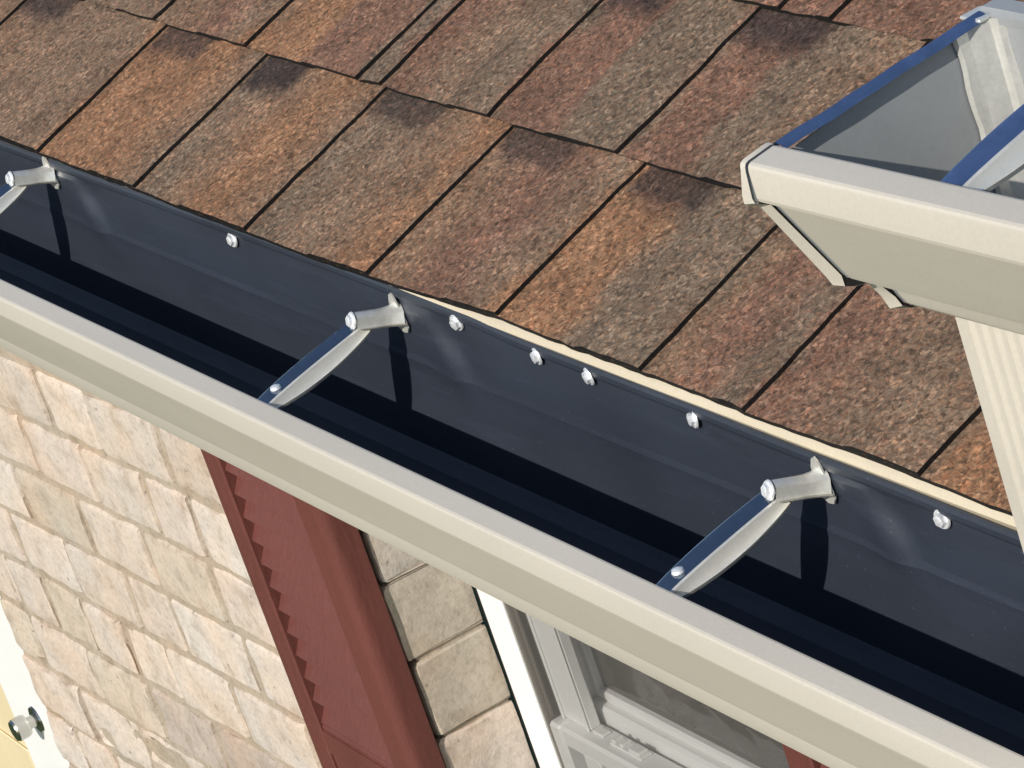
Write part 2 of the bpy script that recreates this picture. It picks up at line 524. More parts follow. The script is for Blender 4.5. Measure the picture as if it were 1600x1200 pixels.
rb_ = MB()
EDGE = (0.006, 0.005, 0.005)
for k in range(21):
    near = k < 4
    dx = 0.010 if near else 0.05
    nu = 16 if near else 5
    xs = frange(X0R, X1R, int((X1R - X0R) / dx) + 1)
    u0 = UK[k]; u1 = UK[k + 1] + 0.012
    tb = 0.0032
    def base_h(x, u):
        t = (u - UK[k]) / (UK[k + 1] - UK[k])
        return tb * (1 - t) + 0.0006 * nz(x, u, k, 11)
    def butt(x):
        if k == 0: return eave_off(x)
        return u0 + 0.0011 * nz(x, k, 0, 25) + 0.0012 * nz(x, k, 4, 90)
    P = []; C = []
    for x in xs:
        ub = butt(x)
        for j in range(nu):
            u = ub + (u1 - ub) * j / (nu - 1)
            P.append(RP(x, u, base_h(x, u)))
            c = ccol(k, x, u)
            C.append(lerp3(c, D_, dark_patch(k, x, u)))
    rb_.grid(P, len(xs), nu, 0, C, smooth=False, flip=True)
    # butt face
    P = []
    for x in xs:
        ub = butt(x)
        P += [RP(x, ub, base_h(x, ub)), RP(x, ub, -0.0012)]
    rb_.grid(P, len(xs), 2, 0, EDGE, smooth=False, flip=True)
    # raised tabs (laminated second layer), the cut edge on the right is bare asphalt
    ed = COURSES[k]['edges']
    for i, e in enumerate(ed):
        w = 0.100 if ((i - 1) * 7 + k * 3) % 4 else 0.080
        left = (ed[i - 1] + w) if i else e - 0.08
        if k == 1 and abs(e + 0.743) < 0.005: left = -0.777
        if k == 1 and abs(e + 0.779) < 0.005: left = e - 0.10
        if left > e - 0.02: left = e - 0.02
        nx = max(3, int((e - left) / (0.010 if near else 0.04)))
        th = 0.0034 if near else 0.0028
        def edge_x(u, s):
            return 0.0038 * nz(u, k, i + s, 11) + 0.0016 * nz(u, i, k + s, 45)
        rows = []
        C = []
        for a in range(nx + 1):
            for j in range(nu):
                xa = left + (e - left) * a / nx
                ub = butt(xa) - (0.0006 if k else 0)
                u = ub + (UK[k + 1] + 0.006 - ub) * j / (nu - 1)
                s = a / nx
                xj = xa + edge_x(u, 0) * s + edge_x(u, 9) * (1 - s)
                lift = min(1.0, a / 1.0)
                h = base_h(xj, u) + th * (1 - 0.25 * (u - UK[k]) / 0.15) * (0.15 if a == 0 else 1)
                rows.append(RP(xj, u, h))
                C.append(ccol(k, xj, u))
        rb_.grid(rows, nx + 1, nu, 0, C, smooth=False, flip=True)
        # right cut edge
        P = []
        for j in range(nu):
            top = rows[nx * nu + j]
            P.append(top)
            P.append((top[0] + 0.0003, top[1] + SP * th * 1.05, top[2] - CP * th * 1.05))
        rb_.grid(P, nu, 2, 0, EDGE, smooth=False)
        # front edge
        P = []
        for a in range(nx + 1):
            top = rows[a * nu]
            P.append(top)
            P.append((top[0], top[1] + SP * th, top[2] - CP * th))
        rb_.grid(P, nx + 1, 2, 0, EDGE, smooth=False, flip=True)
roof = rb_.build('roof', M['granules'], house)
roof['label'] = 'brown, rust and grey laminated asphalt shingle roof'

# deck under the shingles
mb = MB()
n_ = (0, -SP, CP)
def deck(u, h, x): return RP(x, u, h)
UT = UK[21]
P = [deck(0.016, -0.0016, X0R), deck(UT, -0.0016, X0R), deck(UT, -0.018, X0R), deck(0.016, -0.018, X0R),
     deck(0.016, -0.0016, X1R), deck(UT, -0.0016, X1R), deck(UT, -0.018, X1R), deck(0.016, -0.018, X1R)]
mb.add(P, [(0, 1, 2, 3), (4, 7, 6, 5), (0, 4, 5, 1), (3, 2, 6, 7), (0, 3, 7, 4), (1, 5, 6, 2)])
mb.build('roof_deck', M['wood'], house)

# drip edge: cream metal nose under the first course
mb = MB()
def drip(x):
    a = 0.0006 * nz(x, 1, 1, 7)
    return [(0.1215, 0.0100), (0.1205, 0.0125), (0.1195, 0.0260), (0.1160, 0.0315 + a), (0.1165, 0.0335 + a), (0.1185, 0.0352 + a), (0.145, 0.0450)]
mb.sheet(drip, frange(X0R, X1R, 160), 0.0006, 0, 0)
mb.build('drip_edge', M['trim'], house)

# fascia and soffit
mb = MB(); mb.box(X0R, X1R, 0.1225, 0.142, -0.150, 0.024, bev=0.001); mb.build('fascia_board', M['trim'], house)
mb = MB()
for i in range(2):
    mb.box(X0R, X1R, 0.143 + i * 0.0785, 0.2195 + i * 0.0785, -0.146, -0.140, bev=0.001)
mb.build('soffit', M['trim'], house)

# ---------------- brick wall
WY = 0.300
XW0, XW1 = -2.530, -1.235          # brick panel between door and window
XR = -0.50                          # right reveal of the window
SL = 0.036                          # bed joints fall slightly to the left
def bed(r, x): return -0.515 - 0.0835 * r + SL * (x + 1.24)
wall = MB()
PB = [(0.62, 0.535, 0.455), (0.61, 0.52, 0.44), (0.58, 0.50, 0.405), (0.64, 0.56, 0.485), (0.56, 0.48, 0.39), (0.62, 0.545, 0.475), (0.64, 0.54, 0.46)]
PD = [(0.44, 0.36, 0.315), (0.49, 0.405, 0.34)]
MORT = (0.43, 0.36, 0.28)
rw = random.Random(5)

GOUGES = [(-2.105, -0.990, 0.060, 0.013, 0.016), (-2.302, -1.034, 0.020, 0.011, 0.011), (-2.440, -0.975, 0.016, 0.010, 0.009)]
def rock_brick(mb, x0, x1, y0, y1, r, col, fine, seed, sides=True, gap=0.0056, rough=1.0):
    """one tumbled brick: rounded, chipped and slightly displaced"""
    def zlo(x): return bed(r, x) + gap
    def zhi(x): return bed(r - 1, x) - gap
    nx = (16 if fine else 4) if x1 - x0 > 0.05 else (8 if fine else 3)
    nz_ = 10 if fine else 3
    ny = 9 if fine else 2
    def pos(s, d, t):
        # s,d,t in 0..1 -> x, y(depth), z with rounded edges
        x = x0 + (x1 - x0) * s
        z = zlo(x) + (zhi(x) - zlo(x)) * t
        y = y0 + (y1 - y0) * d
        if not fine:
            return (x, y, z)
        cr = 0.0052
        ex = min(s, 1 - s) * (x1 - x0); ez = min(t, 1 - t) * 0.075
        q = Vector((x, y, z)) * 1.0
        w1 = noise.noise(Vector((x * 22 + seed, z * 22, y * 22)))
        w2 = noise.noise(Vector((x * 70, z * 70 + seed, y * 70)))
        w3 = noise.noise(Vector((x * 9 + seed * 2, z * 9, y * 9)))
        depth = 0.0024 * w1 * rough + 0.0012 * w2 * rough + 0.0016 * w3
        if d < 1e-6:      # front face
            rnd = 0.0
            if ex < cr: rnd += (1 - math.sqrt(max(0, 1 - (1 - ex / cr) ** 2))) * cr * 0.8
            if ez < cr: rnd += (1 - math.sqrt(max(0, 1 - (1 - ez / cr) ** 2))) * cr * 0.8
            for gx, gz, ga, gb, gd in GOUGES:
                u_ = (x - gx) * 0.97 + (z - gz) * 0.2; v_ = (z - gz) - (x - gx) * 0.1
                q_ = (u_ / ga) ** 2 + (v_ / gb) ** 2
                if q_ < 2.5: rnd += gd * math.exp(-q_ ** 2) * (1 + 0.5 * w2)
            y = y + depth + rnd
        wob = 0.0028 * noise.noise(Vector((x * 30, z * 30, seed)))
        if ex < 1e-6: x += wob * (1 if s < 0.5 else -1) + (0.001 if s < .5 else -0.001)
        if ez < 1e-6: z += 0.0032 * noise.noise(Vector((x * 28, seed, y * 28))) 
        if s > 1 - 1e-6:  # exposed right end
            x += 0.0016 * noise.noise(Vector((y * 40, z * 40, seed))) 
            if ez < cr: x -= (1 - math.sqrt(max(0, 1 - (1 - ez / cr) ** 2))) * cr * 0.4
        return (x, y, z)
    fs = frange(0, 1, nx); ft = frange(0, 1, nz_); fd = frange(0, 1, ny)
    def e(seq):   # concentrate samples near edges
        return [0.5 - 0.5 * math.cos(math.pi * q) if fine else q for q in seq]
    fs, ft = e(fs), e(ft)
    P = [pos(s, 0, t) for s in fs for t in ft]
    mb.grid(P, nx, nz_, 0, col, smooth=fine, flip=False)
    P = [pos(1, d, t) for d in fd for t in ft]
    mb.grid(P, ny, nz_, 0, col, smooth=fine, flip=False)
    P = [pos(0, d, t) for d in fd for t in ft]
    mb.grid(P, ny, nz_, 0, col, smooth=fine, flip=True)
    P = [pos(s, d, 1) for s in fs for d in fd]
    mb.grid(P, nx, ny, 0, col, smooth=fine, flip=True)
    P = [pos(s, d, 0) for s in fs for d in fd]
    mb.grid(P, nx, ny, 0, col, smooth=fine, flip=False)

KNOWN = {0: [-2.40, -2.205, -2.025, -1.885, -1.697, -1.52, -1.36],
         1: [-2.33, -2.145, -1.965, -1.800, -1.682, -1.50, -1.37],
         2: [-2.42, -2.242, -2.052, -1.873, -1.70, -1.55, -1.40],
         -1: [-2.36, -2.17, -1.98, -1.80, -1.62, -1.45, -1.33]}
cnt = 0
def brick_run(r, xa, xb, end_y, joints=None, fine=False):
    """one course between two ends; the last brick turns the corner to end_y"""
    global cnt
    if joints is None:
        joints = []
        x = xa + rw.choice([0.10, 0.19])
        while x < xb - 0.08:
            joints.append(x); x += rw.choice([0.175, 0.19, 0.185, 0.12, 0.19])
    js = [xa - 0.0045] + joints + [xb + 0.0045]
    for a, b_ in zip(js, js[1:]):
        cnt += 1
        c = rw.choice(PB) if rw.random() > 0.09 else rw.choice(PD)
        s = rw.uniform(0.92, 1.04)
        c = tuple(q * s for q in c)
        last = b_ == js[-1]
        prot = rw.uniform(-0.0018, 0.0022)
        tight = fine and b_ - 0.0045 > -1.3
        rock_brick(wall, a + (0.0056 if a != js[0] else 0.0045), b_ - (0.0056 if not last else 0.0045), WY + prot, end_y if last and b_ == xb + 0.0045 else 0.345, r, c,
                   fine, cnt * 1.37, gap=0.0022 if (tight and last) else 0.0056, rough=1.5 if (fine and r >= 5) else 1.0)
for r in range(-4, 27):
    fine = -1 <= r <= 9
    brick_run(r, XW0, XW1, 0.384, KNOWN.get(r), fine)
    brick_run(r, XR, 1.4, 0.345)
    brick_run(r, -5.2, -4.15, 0.345)
    if r >= 14:
        brick_run(r, XW1 + 0.009, XR - 0.009, 0.345)
# mortar backing, slightly recessed, stepped round the openings
def mortar(x0, x1, z0, z1, y1=0.40, e=0.0):
    nxx = max(3, int((x1 - x0) / 0.03)); nzz = max(3, int((z1 - z0) / 0.03))
    P = []
    for x in frange(x0, x1, nxx):
        for z in frange(z0, z1, nzz):
            P.append((x, WY + 0.0042 + 0.0012 * nz(x, z, 0, 60) + 0.001 * nz(x, z, 3, 17), z))
    wall.grid(P, nxx, nzz, 0, MORT, smooth=True)
    wall.box(x0, x1, WY + 0.009, y1, z0, z1, 0, MORT)
mortar(XW0 + 0.004, XW1 - 0.004, GZ, -0.147, 0.382)
mortar(XR + 0.004, 1.4, GZ, -0.147)
mortar(-5.2, -4.154, GZ, -0.147)
mortar(XW1 + 0.006, XR - 0.006, GZ, -1.68)
wobj = wall.build('brick_wall', M['brick'], house)
wobj['label'] = 'pinkish cream tumbled brick wall with tan mortar'

# lintels above the openings
mb = MB(); mb.box(XW1 + 0.002, XR - 0.002, 0.303, 0.40, -0.255, -0.149, bev=0.002)
mb.build('lintel', M['trim'], house)
mb = MB(); mb.box(-4.15, XW0 - 0.002, 0.303, 0.40, -0.255, -0.149, bev=0.002)
mb.build('lintel', M['trim'], house)

# ---------------- window
ZW0, ZW1 = -1.66, -0.256
FX0, FX1 = XW1 + 0.004, XR - 0.004
mb = MB()
mb.box(FX0, FX0 + 0.046, 0.385, 0.470, ZW0, ZW1, bev=0.0025)
mb.box(FX1 - 0.046, FX1, 0.385, 0.470, ZW0, ZW1, bev=0.0025)
mb.box(FX0 + 0.046, FX1 - 0.046, 0.386, 0.470, ZW1 - 0.045, ZW1, bev=0.0025)
mb.box(FX0 + 0.046, FX1 - 0.046, 0.36, 0.470, ZW0, ZW0 + 0.040, bev=0.0025)
# dark sealant bead against the brick
mb.box(FX0 - 0.0038, FX0 - 0.0002, 0.386, 0.400, ZW0, ZW1, mi=1)
win = mb.build('window', [M['white'], M['gap_black']], house)
win['label'] = 'white double hung window recessed behind the brick'
ix0, ix1 = FX0 + 0.046, FX1 - 0.046
def bar(mb, x0, x1, y0, y1, z0, z1, bev=0.003, mi=0): mb.box(x0, x1, y0, y1, z0, z1, mi=mi, bev=bev)
# jamb liners: taupe tracks, and the pale filler strips that end above the lower sash
for sgn_, e in ((1, ix0), (-1, ix1)):
    s = MB()
    a_, b_ = sorted((e + sgn_ * 0.0005, e + sgn_ * 0.006))
    bar(s, a_, b_, 0.388, 0.468, ZW0 + 0.041, ZW1 - 0.046, 0.0008)
    a_, b_ = sorted((e + sgn_ * 0.006, e + sgn_ * 0.009))
    bar(s, a_, b_, 0.392, 0.395, -0.686, ZW1 - 0.046, 0.0005)
    s.build('jamb_liner', M['taupe'], win)
    s = MB()
    a_, b_ = sorted((e + sgn_ * 0.0150, e + sgn_ * 0.0640))
    bar(s, a_, b_, 0.4010, 0.4130, -0.690, ZW1 - 0.047, 0.0015)
    a_, b_ = sorted((e + sgn_ * 0.0150, e + sgn_ * 0.0190)); bar(s, a_, b_, 0.3985, 0.4010, -0.690, ZW1 - 0.047, 0.001)
    a_, b_ = sorted((e + sgn_ * 0.0600, e + sgn_ * 0.0640)); bar(s, a_, b_, 0.3985, 0.4010, -0.690, ZW1 - 0.047, 0.001)
    s.build('filler_strip', M['white'], win)
# upper sash
s = MB()
y0, y1, z0, z1 = 0.419, 0.446, -0.735, ZW1 - 0.048
gx0, gx1 = -1.150, FX1 - 0.115
bar(s, ix0 + 0.007, gx0, y0, y1, z0, z1); bar(s, gx1, ix1 - 0.007, y0, y1, z0, z1)
bar(s, gx0, gx1, y0 + 0.001, y1, z0, -0.676); bar(s, gx0, gx1, y0 + 0.001, y1, z1 - 0.05, z1)
bar(s, gx0, gx0 + 0.010, y0 + 0.010, y1, -0.676, z1 - 0.05, 0.002); bar(s, gx1 - 0.010, gx1, y0 + 0.010, y1, -0.676, z1 - 0.05, 0.002)
bar(s, gx0 + 0.010, gx1 - 0.010, y0 + 0.010, y1, -0.676, -0.666, 0.002)
s.build('sash', M['white'], win)
# lower sash
s = MB()
y0, y1, z0, z1 = 0.3870, 0.4165, ZW0 + 0.041, -0.690
bar(s, ix0 + 0.0062, ix0 + 0.026, y0, y1, z0, z1); bar(s, ix1 - 0.030, ix1 - 0.007, y0, y1, z0, z1)
bar(s, ix0 + 0.026, ix1 - 0.030, y0 + 0.001, y1, z1 - 0.022, z1); bar(s, ix0 + 0.030, ix1 - 0.030, y0 + 0.001, y1, z0, z0 + 0.06)
bar(s, ix0 + 0.0505, ix0 + 0.080, y0 + 0.004, y1, z0 + 0.06, z1 - 0.022, 0.002)
bar(s, ix0 + 0.086, ix0 + 0.120, y0 + 0.008, y1, z0 + 0.06, z1 - 0.022, 0.002)
bar(s, ix0 + 0.128, ix0 + 0.150, y0 + 0.008, y1, z0 + 0.06, z1 - 0.022, 0.002)
bar(s, ix0 + 0.150, ix1 - 0.030, y0 + 0.010, y1, z1 - 0.060, z1 - 0.022, 0.002)
s.build('sash', M['white'], win)
for xa, xb, y, z0, z1 in ((gx0 + 0.010, gx1 - 0.010, 0.436, -0.666, ZW1 - 0.098), (ix0 + 0.030, ix1 - 0.030, 0.4175, ZW0 + 0.101, -0.716)):
    mb = MB(); mb.box(xa, xb, y, y + 0.004, z0, z1)
    mb.build('pane', M['glass'], win)
# sash lock: base with cam lever, and a tilt latch, on top of the lower sash
def soft_lump(mb, x0, x1, y0, y1, z0, z1):
    mb.box(x0, x1, y0, y1, z0, z1, bev=min(x1 - x0, z1 - z0) * 0.32)
s = MB()
soft_lump(s, -1.116, -1.098, 0.400, 0.410, -0.6896, -0.6865)
s.build('tilt_latch', M['white'], win)
s = MB()
s.box(-1.082, -1.028, 0.398, 0.411, -0.6896, -0.6872, bev=0.0006)
s.box(-1.080, -1.074, 0.399, 0.410, -0.6872, -0.6835, bev=0.001)
s.box(-1.066, -1.060, 0.399, 0.410, -0.6872, -0.6835, bev=0.001)
s.box(-1.050, -1.032, 0.399, 0.410, -0.6872, -0.6835, bev=0.001)
s.build('sash_lock', M['white'], win)
mb = MB(); mb.box(ix0 + 0.001, ix1 - 0.001, 0.3862, 0.3864, ZW0 + 0.042, ZW1 - 0.047)
sc = mb.build('insect_screen', M['mesh'], win)

# ---------------- shutters
def shutter(x0, x1, label):
    z0, z1 = -1.74, -0.30
    yf, yb = 0.265, 0.2965
    st = 0.046
    mb = MB()
    mb.box(x0 + st, x1 - st, 0.290, yb, z0 + 0.01, z1 - 0.01)
    sh = mb.build('shutter', M['red'], house)
    sh['label'] = label
    # stiles with a rounded outer edge
    for side in (0, 1):
        a, b_ = (x0, x0 + st) if side == 0 else (x1 - st, x1)
        pr = []
        r = 0.014
        if side == 1:
            pr = [(a, yb), (a, yf + 0.002), (a + 0.002, yf)]
            for q in range(9):
                w = math.pi / 2 * q / 8
                pr.append((b_ - r + r * math.sin(w), yf + r - r * math.cos(w)))
            pr += [(b_ + 0.001, yb - 0.004), (b_ + 0.001, yb)]
        else:
            for q in range(9):
                w = math.pi / 2 * (1 - q / 8)
                pr.append((a + r - r * math.sin(w), yf + r - r * math.cos(w)))
            pr = [(a, yb)] + pr + [(a + 0.022, yf), (a + 0.024, yf + 0.0025), (a + 0.030, yf + 0.0025), (a + 0.032, yf), (b_ - 0.002, yf), (b_, yf + 0.002), (b_, yb)]
        s = MB()
        n = len(pr)
        P = [(p[0], p[1], z) for z in (z0, z1) for p in pr]
        s.add(P, [(i, i + 1, n + i + 1, n + i) for i in range(n - 1)], smooth=False)
        s.add(P, [(n - 1, 0, n, 2 * n - 1), tuple(range(n))[::-1], tuple(range(n, 2 * n))])
        ob = s.build('stile', M['red'], sh)
    ix0_, ix1_ = x0 + st, x1 - st
    rails = [(z1 - 0.075, z1), (-0.800, -0.712), (z0, z0 + 0.09)]
    for a, b_ in rails:
        s = MB(); s.box(ix0_, ix1_, yf + 0.003, 0.2895, a, b_, bev=0.002)
        s.box(ix0_, ix1_, yf + 0.0015, yf + 0.003, (a + b_) / 2 + 0.012, b_ - 0.006)
        s.build('rail', M['red'], sh)
    for a, b_ in ((rails[1][1], rails[0][0]), (rails[2][1], rails[1][0])):
        s = MB()
        n = int(round((b_ - a) / 0.0250)); p = (b_ - a) / n
        for i in range(n):
            zt = b_ - i * p; zb = zt - p
            pr = [(0.2895, zt - 0.0005), (0.2835, zt - 0.001), (0.2702, zb + 0.0030), (0.2695, zb + 0.0012), (0.2705, zb + 0.0004), (0.2895, zb + 0.003)]
            P = [(x, q[0], q[1]) for x in (ix0_, ix1_) for q in pr]
            k = len(pr)
            s.add(P, [(j, (j + 1) % k, k + (j + 1) % k, k + j) for j in range(k)] + [tuple(range(k)), tuple(range(k, 2 * k))[::-1]])
        s.build('louvre_panel', M['red'], sh)
    return sh
shutter(-1.487, -1.2330, 'dark red louvred shutter left of the white window')
shutter(-0.482, -0.200, 'dark red louvred shutter right of the window, mostly hidden by the gutter')

# ---------------- entrance at the far left
mb = MB()
mb.box(-3.000, XW0 - 0.002, 0.380, 0.440, GZ, -0.257, bev=0.003)
mb.box(-4.149, -3.95, 0.380, 0.440, GZ, -0.257, bev=0.003)
mb.box(-3.95, -3.000, 0.382, 0.440, -0.40, -0.257, bev=0.003)
door = mb.build('door', M['white'], house)
door['label'] = 'white door frame with a yellowish cream door and a shiny round knob'
mb = MB()
mb.box(-3.945, -3.012, 0.398, 0.436, GZ, -0.404, bev=0.002)
mb.box(-3.90, -3.06, 0.394, 0.397, -1.2, -0.50, bev=0.001)
mb.box(-3.90, -3.06, 0.394, 0.397, -2.4, -1.36, bev=0.001)
mb.build('door_panel', M['door'], door)
mb = MB()
kz = -1.241; KX = -2.885; DKY = 0.0
mb.cyl((KX, 0.3798, kz), (KX, 0.377, kz), 0.020, 0.019, 24)
mb.cyl((KX, 0.377, kz), (KX, 0.366, kz), 0.009, 0.009, 16)
prof = [(0.366, 0.010), (0.364, 0.0150), (0.360, 0.0165), (0.346, 0.0165), (0.343, 0.0145), (0.3425, 0.006)]
for (ya, ra), (yb_, rb2) in zip(prof, prof[1:]):
    mb.cyl((KX, ya, kz), (KX, yb_, kz), ra, rb2, 24, caps=False)
mb.cyl((KX, 0.3426, kz), (KX, 0.3424, kz), 0.006, 0.006, 24)
mb.build('knob', M['nickel'], door)

# ================================================================== GUTTERS
def back_top(x):
    pts = [(-3.3, 0.026), (-1.3, 0.0265), (-1.05, 0.0285), (-0.55, 0.0325), (-0.42, 0.0320), (-0.34, 0.0290), (-0.15, 0.0285), (0.0, 0.0275), (0.2, 0.0265), (1.6, 0.0265)]
    for a, b_ in zip(pts, pts[1:]):
        if a[0] <= x < b_[0]:
            t = (x - a[0]) / (b_[0] - a[0]); t = t * t * (3 - 2 * t)
            return a[1] * (1 - t) + b_[1] * t + 0.0005 * nz(x, 0, 0, 9)
    return 0.026
FRONT = [(0.0012, -0.0075), (0.0016, -0.0040), (0.0013, -0.0008), (0.0004, 0.0003), (-0.0010, 0.0006), (-0.0140, -0.0012), (-0.0154, -0.0019),
         (-0.0161, -0.0032), (-0.0164, -0.0050), (-0.0164, -0.0185), (-0.0158, -0.0205), (-0.0145, -0.0215), (-0.0100, -0.0232), (-0.0080, -0.0250),
         (0.0155, -0.0735), (0.0175, -0.0768), (0.0210, -0.0790), (0.0300, -0.0812), (0.0335, -0.0830),
         (0.0362, -0.0880), (0.0395, -0.0970), (0.0420, -0.1020), (0.0455, -0.1055), (0.0520, -0.1068)]
FRONT_LOW = FRONT[:14] + [(0.0162, -0.0828), (0.0176, -0.0856), (0.0192, -0.0885), (0.0210, -0.0985), (0.0232, -0.1045), (0.0270, -0.1080), (0.0330, -0.1095)]
DENTS = [(-1.700, .8), (-1.130, 1.0), (-0.525, 1.0), (-0.010, 1.0), (0.51, 1.0), (1.1, .8)]
def lower_profile(x):
    p = []
    wob = 0.0006 * nz(x, 0, 7, 3)
    for y, z in FRONT_LOW:
        p.append((y + wob * (1 if z > -0.03 else 0.5), z))
    p += [(0.080, -0.1090), (0.104, -0.1080), (0.1120, -0.1050), (0.1160, -0.1010), (0.1172, -0.0950)]
    T = back_top(x)
    zs = [-0.080, -0.068, -0.056, -0.046, -0.038, -0.032, -0.026, -0.0215, -0.017, -0.0125, -0.008, -0.004, 0.0, 0.004, 0.008, 0.0115, 0.015]
    for z in zs:
        y = 0.1175 + 0.0006 * nz(x, z, 2, 5)
        if abs(z + 0.026) < 0.001: y -= 0.0010 + 0.0009 * nz(x, 3, 3, 4)
        for dx_, amp in DENTS:
            # short fold by each hanger, added and shaped to catch a sun glint
            ex = x - dx_ - 0.064; ez = z + 0.006
            if abs(ex) < 0.09:
                q = 0.8 * ex + 0.6 * ez; r = -0.6 * ex + 0.8 * ez
                y += 0.0054 * amp * math.tanh(q / 0.0085) * math.exp(-(q / 0.026) ** 2 - (r / 0.022) ** 2)
            y -= 0.0016 * amp * math.exp(-((x - dx_ - 0.018) / 0.022) ** 2 - ((z - 0.02) / 0.022) ** 2)
        p.append((y, z))
    for dy, dz in ((0.0, -0.0090), (-0.0004, -0.0078), (-0.0022, -0.0070), (-0.0028, -0.0050), (-0.0028, -0.0020), (-0.0020, -0.0004), (-0.0006, 0.0)):
        p.append((0.1178 + dy, T + dz))
    return p

def inner_first(path):   # traverse so that the first skin faces outwards
    return path

gut = thing('rain_gutter', 'long almond eave gutter with dark inside along the edge of the shingle roof', 'gutter', (-0.5, 0.05, -0.107))
mb = MB()
xs = sorted(set([round(q, 4) for q in frange(-3.28, 1.48, 380)] + [round(d_[0] + 0.002 + 0.0036 * q, 4) for d_ in DENTS for q in range(-4, 36)]))
mb.sheet(lower_profile, xs, 0.0008, 0, 1)
tr_ = mb.build('trough', [M['cream'], M['dark']], gut, sharp=12)
# end caps outside the picture
for xe in (-3.2805, 1.4805):
    mb = MB()
    p = lower_profile(xe)
    mb.add([(xe, a, b_) for a, b_ in p], [tuple(range(len(p)))])
    mb.add([(xe + (0.0008 if xe > 0 else -0.0008), a, b_) for a, b_ in p], [tuple(range(len(p)))])
    mb.build('end_cap', M['cream'], gut)

def hex_screw(mb, p, d, r=0.0042, n=6):
    """hex washer head screw: flange, hex head and a dimple"""
    p = Vector(p); d = Vector(d).normalized()
    mb.cyl(p, p + d * 0.0010, r * 1.35, r * 1.25, 20)
    mb.cyl(p + d * 0.0010, p + d * 0.0034, r * 0.92, r * 0.86, 6, smooth=False)
    mb.cyl(p + d * 0.0034, p + d * 0.0038, r * 0.6, r * 0.35, 12)
    mb.cyl(p - d * 0.012, p, r * 0.45, r * 0.45, 8)

